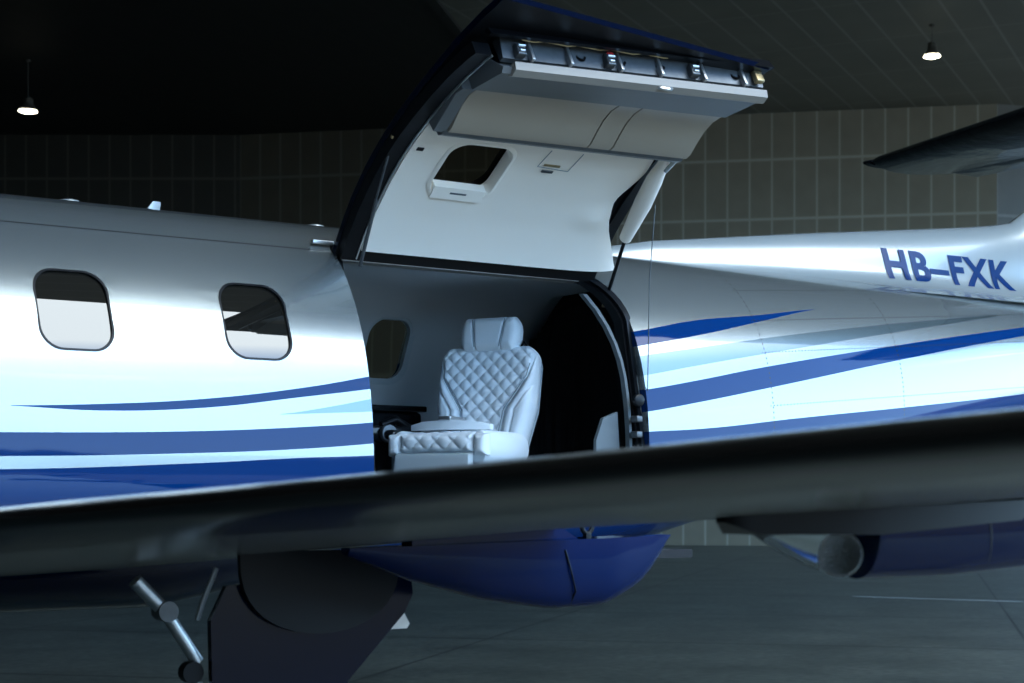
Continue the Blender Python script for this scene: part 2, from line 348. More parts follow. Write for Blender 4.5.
# ---------------------------------------------------------------- fuselage surface
def lerp(t, x):
    if x <= t[0][0]: return t[0][1]
    for (a, b), (c, d) in zip(t, t[1:]):
        if x <= c:
            k = (x - a) / (c - a); return b + (d - b) * k
    return t[-1][1]
def smooth_t(t, x, w=.35): return sum(lerp(t, x + w * (k - 3) / 3) for k in range(7)) / 7
HW = [(-6.0, .16), (-5.4, .34), (-4, .52), (-2.5, .70), (-1.2, .85), (4.2, .85), (5, .84), (6, .76), (8, .5), (10, .22), (11, .06)]
ZT = [(-6.0, 2.06), (-5.4, 2.22), (-4, 2.42), (-2.5, 2.6), (-1.2, 2.87), (10, 2.87), (11, 2.84)]
ZB = [(-6.0, 1.72), (-5.4, 1.5), (-4, 1.38), (-1, 1.27), (4.0, 1.27), (4.8, 1.34), (6, 1.65), (8, 2.05), (10, 2.45), (11, 2.70)]
ZC = [(-6.0, 1.89), (-4, 1.80), (-1, 1.75), (4, 1.75), (6, 1.98), (8, 2.32), (10, 2.6), (11, 2.77)]
def par(X): return [smooth_t(t, X) for t in (HW, ZT, ZB, ZC)]
def yz(X, z, off=0):
    hw, zt, zb, zc = par(X)
    if z >= zc: n_ = 2.2; k = (z - zc) / (zt - zc)
    else: n_ = 2.4; k = (zc - z) / (zc - zb)
    k = min(k, .9995)
    return -(hw * (1 - k ** n_) ** (1 / n_)) - off
def section(X, off=0, n=96):
    hw, zt, zb, zc = par(X); out = []
    for i in range(n):
        a = 2 * PI * i / n; c, s = math.cos(a), math.sin(a)
        n_ = 2.2 if s >= 0 else 2.4; h = (zt - zc if s >= 0 else zc - zb)
        y = (hw + off) * math.copysign(abs(c) ** (2 / n_), c); z = zc + (h + off) * math.copysign(abs(s) ** (2 / n_), s)
        out.append((X, y, z))
    return out
def xs(a, b, st):
    n = max(1, round((b - a) / st)); return [a + (b - a) * i / n for i in range(n + 1)]
def tube_shell(x0, x1, off, th, m, name, parent, st=.2):
    X_ = xs(x0, x1, st); n = 96
    o = MB(); rings = [section(x, off) for x in X_] + [section(x, off - th) for x in reversed(X_)]
    v = [p for r_ in rings for p in r_]; f = []; k = len(rings)
    for i in range(k):
        for j in range(n): f.append((i * n + j, i * n + (j + 1) % n, ((i + 1) % k) * n + (j + 1) % n, ((i + 1) % k) * n + j))
    o.add(v, f); return o.build(name, m, parent)
AC = empty('turboprop_aircraft', (0, 0, 0))
tag(AC, 'white turboprop aircraft with blue stripes and its rear cargo door raised, parked in the hangar', 'aircraft')
WINX = [-.01, .71, 1.43, 2.195, 2.93]          # port windows ahead of the door
WZ = 2.352; WW = .285; WH = .31
OP = (3.40, 4.83, 1.55, 2.725)                  # cargo opening
def cutter(out, y0, y1): return MB().loft([[(x, y, z) for x, z in out] for y in (y0, y1)]).build('cut', M['black'])
opening = rrect((OP[0] + OP[1]) / 2, (OP[2] + OP[3]) / 2, OP[1] - OP[0], OP[3] - OP[2], (.24, .04, .12, .2), 10)
fus = tube_shell(-6.0, 11.0, 0, .045, M['livery'], 'fuselage', AC)
lin = tube_shell(-1.4, 5.25, -.05, .012, M['liner'], 'cabin_lining', AC)
cuts = [cutter(opening, -1.2, -.2)]
for x in WINX: cuts.append(cutter(rrect(x, WZ, WW, WH, .085), -1.2, -.3))
SW = [WINX[3], WINX[4], 3.62, 4.32]
for x in WINX[:3] + SW: cuts.append(cutter(rrect(x, WZ + .06, WW * .92, WH, .085), .3, 1.2))
for c in cuts: boolean(fus, c)
for c in cuts: boolean(lin, c)
bake(fus); bake(lin, cuts)
for o in (fus, lin):
    for p in o.data.polygons: p.use_smooth = True
    o.data.set_sharp_from_angle(angle=R(30))

def ring_patch(out, off_o, w, th, m, name, parent, side=-1, inset=0):
    """frame following an outline on the fuselage skin; cross-section w wide, th deep"""
    n = len(out); cx = sum(p[0] for p in out) / n; cz = sum(p[1] for p in out) / n
    hx = max(p[0] for p in out) - cx; hz = max(p[1] for p in out) - cz
    def P(p, d, off):
        x = cx + (p[0] - cx) * (1 + d / hx); z = cz + (p[1] - cz) * (1 + d / hz)
        return (x, side * -yz(x, z, off), z)
    mb = MB(); rings = []
    for d, off in ((inset, off_o), (inset + w, off_o), (inset + w, off_o - th), (inset, off_o - th)):
        rings.append([P(p, d, off) for p in out])
    v = [p for r_ in rings for p in r_]; f = []
    for i in range(4):
        for j in range(n): f.append((i * n + j, i * n + (j + 1) % n, ((i + 1) % 4) * n + (j + 1) % n, ((i + 1) % 4) * n + j))
    return mb.add(v, f).build(name, m, parent)
def pane_patch(x, side, off, m, name, parent, w=WW, h=WH, r=.085, WZ=WZ):
    nu, nv = 20, 28; v = []; f = []
    for o_ in (off, off - .006):
        for j in range(nv + 1):
            tz = -math.cos(PI * j / nv); z = WZ + tz * h / 2; d = h / 2 - abs(tz) * h / 2
            hw_ = w / 2 - (r - math.sqrt(max(0, r * r - (r - d) ** 2)) if d < r else 0)
            for i in range(nu + 1):
                X_ = x + hw_ * (-1 + 2 * i / nu); v.append((X_, -side * yz(X_, z, o_) if side > 0 else yz(X_, z, o_), z))
    st = (nu + 1) * (nv + 1)
    for lay in (0, 1):
        for j in range(nv):
            for i in range(nu):
                a = lay * st + j * (nu + 1) + i; f.append((a, a + 1, a + nu + 2, a + nu + 1))
    return link(name, v, f, m, parent)
for x in WINX:
    w = ring_patch(rrect(x, WZ, WW, WH, .085), .0015, .008, .02, M['rubber'], 'window_frame', AC, -1, -.007)
    pane_patch(x, -1, -.010, M['pane'], 'window_pane', w)
for x in SW:
    w = ring_patch(rrect(x, WZ + .06, WW * .92, WH, .085), -.045, .03, .03, M['leather2'], 'cabin_window_frame', AC, 1, -.012)
    pane_patch(x, 1, -.02, M['tint'], 'window_pane', w, w=WW * .92, WZ=WZ + .06)
# opening surround: rubber seal on the skin edge, pale inner jamb
ring_patch(opening, .004, .030, .05, M['rubber'], 'door_seal', AC, -1, -.022)
MB().loft([[(4.785 - .08 * max(0, (z - 2.2) / .4) ** 2, -yz_, z) for yz_ in (a_, a_ + .03)] + [(4.770 - .09 * max(0, (z - 2.2) / .4) ** 2, -yz_, z) for yz_ in (a_ + .03, a_)] for z, a_ in [(z, -yz(4.75, z) - .10) for z in [1.50 + 1.10 * i / 14 for i in range(15)]]]).build('door_jamb', M['jamb'], AC)
ring_patch(opening, -.02, .02, .06, M['black'], 'door_frame', AC, -1, -.035)

# cabin floor, rear bulkhead
MB().box(-1.2, 5.2, -.70, .70, 1.38, 1.42).build('cabin_floor', M['carpet'], AC, smooth=False)
sec = section(5.22, -.07); n = len(sec)
bulk = MB(); bulk.loft([[(5.22, y, z) for _, y, z in sec], [(5.25, y, z) for _, y, z in sec]]); bulk.build('rear_bulkhead', M['curtain'], AC, smooth=False)
secf = section(-1.3, -.07); MB().loft([[(-1.3, y, z) for _, y, z in secf], [(-1.27, y, z) for _, y, z in secf]]).build('front_bulkhead', M['liner'], AC, smooth=False)
# ceiling strip of the cabin (flat headliner)
MB().loft([[(x, y, z) for y, z in ((-.42, 2.66), (-.36, 2.70), (.36, 2.70), (.42, 2.66), (.36, 2.735), (-.36, 2.735))] for x in (-1.2, 5.15)]).build('headliner', M['liner'], AC)

# pleated curtain across the back of the cabin: a thing of its own
cv = []; cf = []; ny = 200; rows = 10
for k in range(2):
    for j in range(rows + 1):
        for i in range(ny + 1):
            t = -1 + 2 * i / ny; zt_ = 2.62 - .30 * abs(t) ** 3
            z = 1.45 + (zt_ - 1.45) * j / rows; lim = -yz(5.1, z, -.10); y = t * max(.05, lim)
            x = 5.10 + .022 * math.sin(i * 2 * PI / 6.6) + .008 * math.sin(i * .37 + j * .2) + k * .006
            cv.append((x, y, z))
st = (rows + 1) * (ny + 1)
for k in range(2):
    for j in range(rows):
        for i in range(ny):
            a = k * st + j * (ny + 1) + i; cf.append((a, a + 1, a + ny + 2, a + ny + 1) if k == 0 else (a + ny + 1, a + ny + 2, a + 1, a))
tag(link('curtain', cv, cf, M['curtain']), 'black pleated curtain drawn across the cabin behind the seat', 'curtain')

# ---------------------------------------------------------------- dorsal fin, tail fin and high tailplane
FT = [(4.9, 2.86), (5.45, 2.975), (6.57, 3.115), (8.04, 3.285), (8.31, 3.33), (8.45, 3.41), (8.7, 3.58)]
def dors(X, z):
    """half thickness of the dorsal fin at height z"""
    zt_ = lerp(FT, X); zb_ = 2.80; k = max(0, min(1, (z - zb_) / (zt_ - zb_)))
    g_ = min(1, (X - 4.7) / 2.5)
    base = .30 * g_ + .02; mid = .15 * g_ + .015
    fl = math.exp(-(z - zb_) / .055) * (base - mid)
    return (mid * (1 - k ** 2.6) ** .5 * (.8 + .2 * (1 - k)) + fl * (1 - k)) 
rings = []
for X in xs(4.9, 8.7, .2):
    zt_ = lerp(FT, X); ks = [i / 22 for i in range(23)]
    side = [(X, -dors(X, 2.80 + (zt_ - 2.80) * (k)), 2.80 + (zt_ - 2.80) * k) for k in [1 - (1 - q) ** 1.6 for q in ks]]
    rings.append(side + [(a, -b, c) for a, b, c in reversed(side[:-1])])
mb = MB().loft(rings); mb.build('dorsal_fin', M['white'], AC)
# vertical fin: swept aerofoil plates
def foil(chord, t, n=14):
    up = []; 
    for i in range(n + 1):
        x = .5 * (1 - math.cos(PI * i / n)); y = 5 * t * (.2969 * math.sqrt(x) - .126 * x - .3516 * x * x + .2843 * x ** 3 - .1036 * x ** 4); up.append((x * chord, y * chord))
    return up
def foil_loop(chord, t, n=14, camber=0):
    u = foil(chord, t, n); cam_ = lambda x: camber * chord * 4 * (x / chord) * (1 - x / chord)
    return [(x, y + cam_(x)) for x, y in reversed(u)] + [(x, -y + cam_(x)) for x, y in u[1:-1]]
rings = []
for z, xl, ch in ((2.7, 7.9, 2.9), (3.2, 8.22, 2.6), (3.45, 8.48, 2.36), (3.8, 8.85, 2.0), (4.26, 9.25, 1.75)):
    rings.append([(xl + x, y, z) for x, y in foil_loop(ch, .11)])
MB().loft(rings).build('tail_fin', M['white'], AC)
rings = []
for y in (-2.62, -2.55, -1.3, 0, 1.3, 2.55, 2.62):
    a = abs(y) / 2.6; xl = 9.25 + .58 * a; ch = 1.45 - .55 * a; th = .15 if abs(y) < 2.6 else .03
    rings.append([(xl + x, y, 4.30 + zz) for x, zz in foil_loop(ch, th)])
sb = MB().loft(rings).build('tailplane', M['blackpaint'], AC)
MB().box(10.62, 10.95, -2.5, -.1, 4.285, 4.31, .004).box(10.62, 10.95, .1, 2.5, 4.285, 4.31, .004).build('elevator', M['blackpaint'], sb)
MB().loft([[(9.80 + x * .5, 2.66 + y_, 4.30 + z * .5) for x, z in foil_loop(1.0, .10)] for y_ in (-.06, .0)]).build('tip_cap', M['blackpaint'], sb)

# registration painted on both flanks of the dorsal fin
def registration(side):
    cu = bpy.data.curves.new('registration', 'FONT'); cu.body = 'HB\u2013FXK'; cu.size = .265; cu.space_character = 1.12; cu.offset = .009; cu.resolution_u = 4
    tmp = bpy.data.objects.new('tmp', cu); S.collection.objects.link(tmp)
    dg = bpy.context.evaluated_depsgraph_get(); dg.update()
    me = bpy.data.meshes.new_from_object(tmp.evaluated_get(dg)); bpy.data.objects.remove(tmp, do_unlink=True)
    bm = bmesh.new(); bm.from_mesh(me); bmesh.ops.remove_doubles(bm, verts=bm.verts, dist=.0003)
    bmesh.ops.subdivide_edges(bm, edges=[e for e in bm.edges if e.calc_length() > .04], cuts=3, use_grid_fill=False)
    xs_ = [v.co.x for v in bm.verts]; x0, x1 = min(xs_), max(xs_)
    for v in bm.verts:
        u = (v.co.x - x0) / (x1 - x0); X = 7.08 + u * 1.06 if side < 0 else 8.14 - u * 1.06
        z = 2.895 + v.co.y * .90
        v.co = Vector((X, side * (dors(X, z) + .0035), z))
    bm.to_mesh(me); bm.free(); me.materials.clear(); me.materials.append(M['letter'])
    o = bpy.data.objects.new('registration_letters', me); S.collection.objects.link(o); o.parent = AC
    o['label'] = 'blue registration letters HB-FXK'
registration(-1); registration(1)

# small antennas and lamps on the crown
MB().loft([[(2.76 + z * .8 + x, y, 2.86 + z) for x, y in foil_loop(c, .12, 6)] for z, c in ((0, .07), (.04, .05), (.058, .035))]).build('blade_antenna', M['white'], AC)
for x in (2.42, 3.55): lathe([(.05, 0), (.045, .012), (.02, .02), (.001, .022)], 16, Matrix.Translation((x, -.05, 2.862))).build('crown_antenna', M['white'], AC)
# spinner closes the nose
lathe([(.17, 0), (.16, -.12), (.12, -.26), (.05, -.36), (.002, -.38)], 24, Matrix.Translation((-6.0, 0, 1.89)) @ Matrix.Rotation(PI / 2, 4, 'Y')).build('spinner', M['alu'], AC)

# ---------------------------------------------------------------- cargo door, swung up about its top edge
HY, HZ = -.52, 2.70
door = empty('cargo_door'); door.parent = AC
TR = Matrix.Translation((0, HY, HZ)); ang = -R(119)
door.matrix_world = TR @ Matrix.Rotation(ang, 4, 'X') @ TR.inverted()
door_m = door.matrix_world.copy(); door.matrix_world = door_m
def dbuild(mb, name, m, parent=None, **k):
    o = mb.build(name, m, parent or door, **k); return o
DP = [(-.52, 2.70), (-.575, 2.58), (-.62, 2.45), (-.655, 2.30), (-.672, 2.15), (-.676, 2.0), (-.668, 1.85), (-.655, 1.70), (-.635, 1.55), (-.605, 1.42), (-.575, 1.33)]
def dprof(z):
    pts = sorted([(b, a) for a, b in DP]); return lerp(pts, z)
def strip(zs, o0, o1):
    """closed outline between offsets o0 (outer) and o1 (inner) from the door skin"""
    return [(dprof(z) - o0, z) for z in zs] + [(dprof(z) - o1, z) for z in reversed(zs)]
zs = [2.71 - (2.71 - 1.32) * i / 28 for i in range(29)]
DX0, DX1 = 3.39, 4.745
skin = dbuild(prismX(strip(zs, 0, -.03), DX0, DX1, 12), 'door_skin', [M['midnight'], M['black']], mids=[1 if 29 <= k < 57 else 0 for _ in range(12) for k in range(58)] + [0, 0])
dcut = cutter(rrect(3.80, 2.165, .30, .33, .08), -1, -.2); dcut.parent = door
boolean(skin, dcut)
# edge frame (black structural edge) : two curved side members
zs2 = zs[1:-1]
for a, b, q in ((DX0 + .005, DX0 + .075, -.085), (DX1 - .06, DX1 - .005, -.045)):
    dbuild(prismX(strip(zs2, -.028, q), a, b), 'edge_frame', M['black'])
fr = MB()
for a in (DX0 + .07,):
    m_ = prismX(strip(zs2, -.08, -.092), a, a + .006); fr.add(m_.v, m_.f)
dbuild(fr, 'edge_trim', M['alu'])
# white fabric lining with wavy aft edge
zl = [2.625 - (2.625 - 1.88) * i / 24 for i in range(25)]
def lining():
    nx = 40; v = []; f = []
    def xe(z):                                     # the wavy right-hand edge
        t = max(0, (2.62 - z) / .72)
        return 4.82 - .20 * min(1, t / .35) ** .8 * (1 - .35 * max(0, t - .35)) + (.035 * math.exp(-((t - .36) / .10) ** 2)) + .02 * math.sin(t * 11)
    for lay in (0, 1):
        for z in zl:
            for i in range(nx + 1):
                u = i / nx; x = 3.475 + (xe(z) - 3.475) * u
                puff = .018 * math.exp(-((x - 4.55) / .08) ** 2) * math.exp(-((z - 2.36) / .05) ** 2) - .028 * math.exp(-((1 - u) * 14)) * (1 - lay)
                v.append((x, dprof(z) + .09 + puff - lay * .045, z))
    K = len(zl); st_ = K * (nx + 1)
    for lay in (0, 1):
        for j in range(K - 1):
            for i in range(nx):
                a = lay * st_ + j * (nx + 1) + i; f.append((a, a + 1, a + nx + 2, a + nx + 1))
    per = [j * (nx + 1) for j in range(K)] + [(K - 1) * (nx + 1) + i for i in range(1, nx + 1)] + [j * (nx + 1) + nx for j in range(K - 2, -1, -1)] + [i for i in range(nx - 1, 0, -1)]
    for i in range(len(per)):
        a, b = per[i], per[(i + 1) % len(per)]; f.append((a, b, b + st_, a + st_))
    return link('fabric_lining', v, f, M['fabric'], door)
lng = lining(); 
boolean(lng, dcut); bake(skin); bake(lng, [dcut])
for o in (skin, lng):
    for p in o.data.polygons: p.use_smooth = True
    o.data.set_sharp_from_angle(angle=R(35))
# window in the door: pane, moulded surround, shade with finger slot
def dring(out, y_of, w, th, name, m, parent=None):
    n = len(out); cx = sum(p[0] for p in out) / n; cz = sum(p[1] for p in out) / n; hx = max(p[0] for p in out) - cx; hz = max(p[1] for p in out) - cz
    rings = []
    for d, off in ((-w * .4, -.012), (0, .004), (w * .6, .003), (w, -.004), (w, -th), (-w * .4, -th)):
        rings.append([(cx + (p[0] - cx) * (1 + d / hx), dprof(cz + (p[1] - cz) * (1 + d / hz)) + y_of + off, cz + (p[1] - cz) * (1 + d / hz)) for p in out])
    v = [p for r_ in rings for p in r_]; f = []; k = len(rings)
    for i in range(k):
        for j in range(n): f.append((i * n + j, i * n + (j + 1) % n, ((i + 1) % k) * n + (j + 1) % n, ((i + 1) % k) * n + j))
    return link(name, v, f, m, parent or door)
wout = rrect(3.80, 2.165, .30, .33, .08)
wf = dring(wout, .092, .018, .05, 'window_surround', M['fabric'])
v = [(x, dprof(z) + .03, z) for x, z in wout] + [(x, dprof(z) + .036, z) for x, z in wout]; n = len(wout)
link('window_pane', v, [tuple(range(n)), tuple(range(2 * n - 1, n - 1, -1))] + [(i, (i + 1) % n, n + (i + 1) % n, n + i) for i in range(n)], M['tint'], wf)
sh = prismX([(dprof(2.34) + .06, 2.338), (dprof(2.34) + .100, 2.334), (dprof(2.29) + .096, 2.275), (dprof(2.29) + .06, 2.275)], 3.675, 3.925)
dbuild(sh, 'window_shade', M['fabric'], wf)
dbuild(MB().box(3.76, 3.84, dprof(2.305) + .094, dprof(2.305) + .102, 2.298, 2.308, .002), 'finger_slot', M['steel'], wf)
dbuild(MB().box(3.50, 3.53, dprof(2.05) + .088, dprof(2.05) + .094, 2.06, 2.08), 'retainer_clip', M['black'])
dbuild(prismX(strip([2.70 - .02 * i for i in range(6)], -.025, -.05), DX0 + .02, DX1 - .01), 'hinge_backing', M['black'])
# ledge: shadow gap, concave panels, dark fascia, bright lip
LE0, LE1 = 3.53, 4.725
gap = [(-.60, 1.925), (-.54, 1.915), (-.525, 1.89), (-.53, 1.87), (-.62, 1.88)]
dbuild(prismX(gap, LE0 - .02, LE1 - .03), 'ledge_rail', M['steel'])
led = [(-.63, 1.88), (-.525, 1.87), (-.522, 1.84), (-.538, 1.78), (-.55, 1.72), (-.55, 1.66), (-.540, 1.62), (-.535, 1.605), (-.63, 1.60)]
for a, b in ((LE0, 4.185), (4.192, 4.30), (4.307, LE1 - .02)): dbuild(prismX(led, a, b), 'ledge_panel', M['ledge'])
fas = [(-.64, 1.61), (-.534, 1.604), (-.455, 1.405), (-.47, 1.385), (-.64, 1.50)]
dbuild(prismX(fas, LE0 - .02, LE1), 'ledge_fascia', M['ledgedark'])
dbuild(prismX([(-.63, 1.90), (-.53, 1.88), (-.55, 1.66), (-.534, 1.604), (-.63, 1.60)], LE0 - .06, LE0 - .005), 'ledge_end_cap', M['ledgedark'])
lip = [(-.462, 1.425), (-.444, 1.405), (-.448, 1.372), (-.478, 1.362), (-.485, 1.385)]
dbuild(prismX(lip, LE0 + .02, LE1 + .012), 'sill_lip', M['lip'])
# sill beam with round holes, latch hooks and posts in the slot between lip and skin
beam = dbuild(prismX([(-.50, 1.395), (-.50, 1.372), (-.585, 1.352), (-.60, 1.40)], DX0 + .12, LE1 + .01), 'sill_beam', M['steel'])
for i in range(5):
    x = 3.86 + i * .185
    m_ = lathe([(.022, 0), (.022, .006), (.014, .006), (.014, 0)], 16, Matrix.Translation((x, -.540, 1.367)) @ Matrix.Rotation(R(168), 4, 'X'))
    dbuild(m_, 'lightening_hole', M['black'])
for i, x in enumerate((3.62, 3.79, 4.02, 4.21, 4.42, 4.62)):
    dbuild(MB().box(x, x + .014, -.578, -.485, 1.345, 1.368, .003), 'latch_post', M['alu'])
    if i % 2 == 0:
        h = dbuild(MB().box(x - .06, x - .02, -.555, -.50, 1.34, 1.37, .006), 'latch_hook', M['steel'])
        dbuild(MB().tube([(x - .055, -.535, 1.335), (x - .025, -.535, 1.335)], .006, 8).tube([(x - .05, -.515, 1.338), (x - .03, -.515, 1.338)], .005, 8), 'latch_pin', M['alu'], h)
dbuild(MB().box(3.97, 4.0, -.56, -.535, 1.338, 1.352, .003), 'connector', M['red'])
dbuild(MB().tube([(3.60 + i * .05, -.575 + .006 * math.sin(i * 2.1), 1.345) for i in range(23)], .004, 6), 'wiring_loom', M['brass'])
dbuild(MB().box(4.68, 4.72, -.57, -.50, 1.335, 1.36, .006), 'end_bracket', M['brass'])
dbuild(lathe([(.030, 0), (.032, .008), (.024, .014), (.022, .010), (.001, .010)], 24, Matrix.Translation((4.235, -.452, 1.392)) @ Matrix.Rotation(R(150), 4, 'X') @ Matrix.Diagonal((1.25, .8, 1, 1))), 'door_lock', M['alu'])
# outer sill flange of skin
dbuild(prismX([(-.585, 1.335), (-.555, 1.325), (-.55, 1.305), (-.60, 1.318)], DX0 + .05, DX1 + .02), 'sill_flange', M['black'])
# pocket outline and tag on lining
yl = lambda z: dprof(z) + .0925
dbuild(MB().tube([(4.10, yl(1.98), 1.98), (4.09, yl(2.09), 2.09), (4.25, yl(2.10), 2.10), (4.26, yl(1.98), 1.98)], .0018, 6, True), 'pocket_seam', M['stitch'])
dbuild(MB().box(4.115, 4.195, yl(2.075) - .002, yl(2.075) + .003, 2.07, 2.08), 'care_tag', M['brass'])
dbuild(MB().box(4.125, 4.18, yl(2.115) - .002, yl(2.115) + .003, 2.108, 2.122), 'placard', M['steel'])
# the lower edge of the door rises towards its front corner: lining, ledge and sill follow it, the skin overlaps it
def walk(o):
    for c in o.children: yield c; yield from walk(c)
done = set()
for o in walk(door):
    if o.data.name in done: continue
    done.add(o.data.name)
    for v_ in o.data.vertices:
        u = max(0, min(1, 1 - (v_.co.x - 3.4) / 1.36))
        if o.name.startswith(('door_skin',)): v_.co.z -= .10 * u * max(0, min(1, (1.7 - v_.co.z) / .4))
        else: v_.co.z += .095 * u * max(0, min(1, (2.3 - v_.co.z) / .8))
# hinge line gasket and bright drip strip under it
MB().tube([(3.42, -.50, 2.712), (4.78, -.50, 2.712)], .014, 12).build('hinge_gasket', M['rubber'], AC)
MB().box(3.42, 4.66, -.535, -.52, 2.655, 2.664, .002).build('drip_strip', M['alu'], AC)
MB().box(3.31, 3.41, -.495, -.475, 2.722, 2.738, .003).build('hinge_cover', M['alu'], AC)
# gas strut: sleeve, rod, brass foot; thin stay rod; pull wire
strut = MB().tube([(4.68, -1.15, 3.13), (4.70, -1.03, 3.045), (4.72, -.93, 2.965), (4.75, -.765, 2.83), (4.751, -.76, 2.826)], [.020, .040, .040, .030, .020], 16).build('strut_sleeve', M['fabric'], AC)
for v_ in strut.data.vertices: v_.co += Vector((.003 * math.sin(v_.co.z * 60), 0, .002 * math.sin(v_.co.z * 90 + v_.co.x * 50)))
MB().tube([(4.75, -.765, 2.83), (4.80, -.557, 2.58)], .009, 10).build('strut_rod', M['black'], AC)
MB().tube([(4.80, -.57, 2.60), (4.80, -.555, 2.565), (4.80, -.555, 2.545)], [.012, .016, .02], 12).build('strut_foot', M['brass'], AC)
MB().tube([(4.69, -1.12, 3.07), (4.71, -1.20, 3.13)], .010, 8).build('strut_bracket', M['white'], AC)
st_ = MB().tube([(3.40, -1.0, 3.08), (3.42, -.823, 2.852)], .005, 8).tube([(3.42, -.833, 2.865), (3.44, -.664, 2.617)], .008, 8).build('stay_rod', M['steel'], AC)
MB().tube([(3.40, -1.0, 3.08), (3.40, -1.006, 3.09)], .011, 8).build('stay_end', M['brass'], st_)
MB().tube([(4.7, -1.04, 2.94), (4.74, -.95, 2.62), (4.85, -.80, 2.10)], .0022, 6).build('pull_wire', M['steel'], AC)
# fittings down the rear jamb
lathe([(.001, 0), (.028, 0), (.028, .02), (.02, .026), (.001, .026)], 20, Matrix.Translation((4.79, -.80, 2.10)) @ Matrix.Rotation(PI / 2, 4, 'X')).build('bump_stop', M['rubber'], AC)
for z in (2.0, 1.93, 1.86): MB().box(4.765, 4.80, -.83, -.78, z, z + .03, .006).build('latch_striker', M['steel'], AC)
MB().box(4.76, 4.785, -.80, -.77, 1.80, 1.86, .005).build('striker_block', M['brass'], AC)
MB().loft([[(x, y, z) for x, z in ((4.62, 1.64), (4.62, 1.92), (4.66, 2.02), (4.74, 2.05), (4.77, 1.64))] for y in (-.72, -.70)]).build('jamb_trim', M['jamb'], AC, smooth=False)

# ---------------------------------------------------------------- wing
def wplane(Yr): return 1.43 + .07 * (5.95 - Yr)
LEP = [(-1.35, 2.12), (-1.2, 2.02), (1.29, 1.60), (1.77, 1.42), (2.22, 1.26), (3.26, 1.03), (5.2, .55), (6.5, .25)]
rings = []; meta = []
for Yr in (-1.35, -1.28, -1.0, 0, .7, 1.29, 1.77, 2.22, 2.7, 3.26, 3.9, 4.5, 5.2, 5.9, 6.5):
    xl = lerp(LEP, Yr); te = 3.0 if Yr > -1.2 else 2.9; ch = te - xl
    th = (.094 + .012 * max(0, Yr - 2)) / ch if Yr > -1.2 else .03; pit = .012 * max(0, min(1, (Yr - 2) / 2)); up_ = .012 + .02 * max(0, min(1, (Yr - 2.4)))
    rings.append([(xl + x, Yr - 6.82, wplane(Yr) - .034 + up_ + pit * x / ch + z) for x, z in foil_loop(ch, th, 20, 0)])
n = len(rings[0]); wing = MB().loft(rings)
mids = []
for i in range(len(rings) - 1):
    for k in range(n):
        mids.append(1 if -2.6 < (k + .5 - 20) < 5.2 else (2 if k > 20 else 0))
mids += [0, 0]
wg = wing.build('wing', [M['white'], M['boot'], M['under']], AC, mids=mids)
me = wg.data
# the starboard wing, mirrored
w2 = MB(); w2.v = [(x, -y, z) for x, y, z in wing.v]; w2.f = wing.f
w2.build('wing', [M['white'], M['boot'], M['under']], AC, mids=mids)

def canoe(xs_, top, bot, hw, yc, name, m, parent):
    """flap-track fairing: deck at top(x), keel at bot(x), half width hw(x)"""
    rings = []
    for x in xs_:
        t, b, w = top(x), bot(x), hw(x); r_ = []
        for k in range(21):
            a = PI * k / 20; r_.append((x, yc - w * math.cos(a), t - (t - b) * math.sin(a) ** .8))
        rings.append(r_)
    return MB().loft(rings).build(name, m, parent)
Y1 = 4.2 - 6.82
K1 = [(2.30, 1.495), (2.5, 1.42), (2.75, 1.355), (3.0, 1.32), (3.2, 1.325), (3.33, 1.38), (3.40, 1.44), (3.46, 1.53)]
f1 = canoe(xs(2.30, 3.46, .04), lambda x: 1.515 + .022 * (x - 2.3), lambda x: lerp(K1, x), lambda x: .085 * min(1, .15 + (3.5 - x) / .35) * min(1, .3 + (x - 2.3) / .5), Y1, 'flap_track_fairing', M['darknavy'], AC)
MB().tube([(3.00, Y1 - .086, 1.50), (3.02, Y1 - .087, 1.44), (3.05, Y1 - .07, 1.375), (3.06, Y1 - .03, 1.335)], .003, 6).build('fairing_joint', M['black'], f1)
MB().loft([[(x, Y1 + .03 * s_, z) for x, z in ((2.5, 1.60), (2.5, 1.50), (3.15, 1.50), (3.0, 1.58))] for s_ in (-1, 1)]).build('fairing_pylon', M['darknavy'], f1)
rg = MB(); mxr = Matrix.Translation((3.13, Y1 - .02, 1.575)) @ Matrix.Rotation(PI / 2, 4, 'X')
rg.tube([mxr @ Vector((.02 * math.cos(a), .028 * math.sin(a), 0)) for a in [2 * PI * i / 20 for i in range(21)]], .008, 8, False)
rg.box(3.12, 3.14, Y1 - .03, Y1 - .01, 1.51, 1.55, .002); rg.build('tie_down_ring', M['black'], AC)
# nearer fairing with landing light behind a clear nose
Y2 = 2.3 - 6.82
K2 = [(2.36, 1.50), (2.6, 1.50), (2.8, 1.51), (3.1, 1.53), (3.4, 1.58), (3.55, 1.64)]
f2 = canoe(xs(2.36, 3.56, .04), lambda x: 1.615 + .03 * (x - 2.36) if x < 3.4 else 1.66, lambda x: lerp(K2, x), lambda x: .065 * min(1, .15 + (3.6 - x) / .4), Y2, 'flap_track_fairing', M['darknavy'], AC)
MB().tube([(2.66 + .04 * t, Y2 - .0665 * math.cos((t * 1.25)) , 1.622 - .105 * math.sin(t * 1.5)) for t in [i / 10 for i in range(11)]], .0018, 6).build('fairing_joint', M['steel'], f2)
slab = MB().loft([[(x, Y2 + w * s, z) for s, z in ((-1, zt_), (1, zt_), (1, zb_), (-1, zb_))] for x, w, zt_, zb_ in ((2.02, .012, 1.618, 1.610), (2.07, .05, 1.630, 1.588), (2.36, .068, 1.635, 1.585), (2.75, .07, 1.650, 1.61), (2.9, .03, 1.66, 1.64))])
slab.build('fairing_pylon', M['black'], f2)
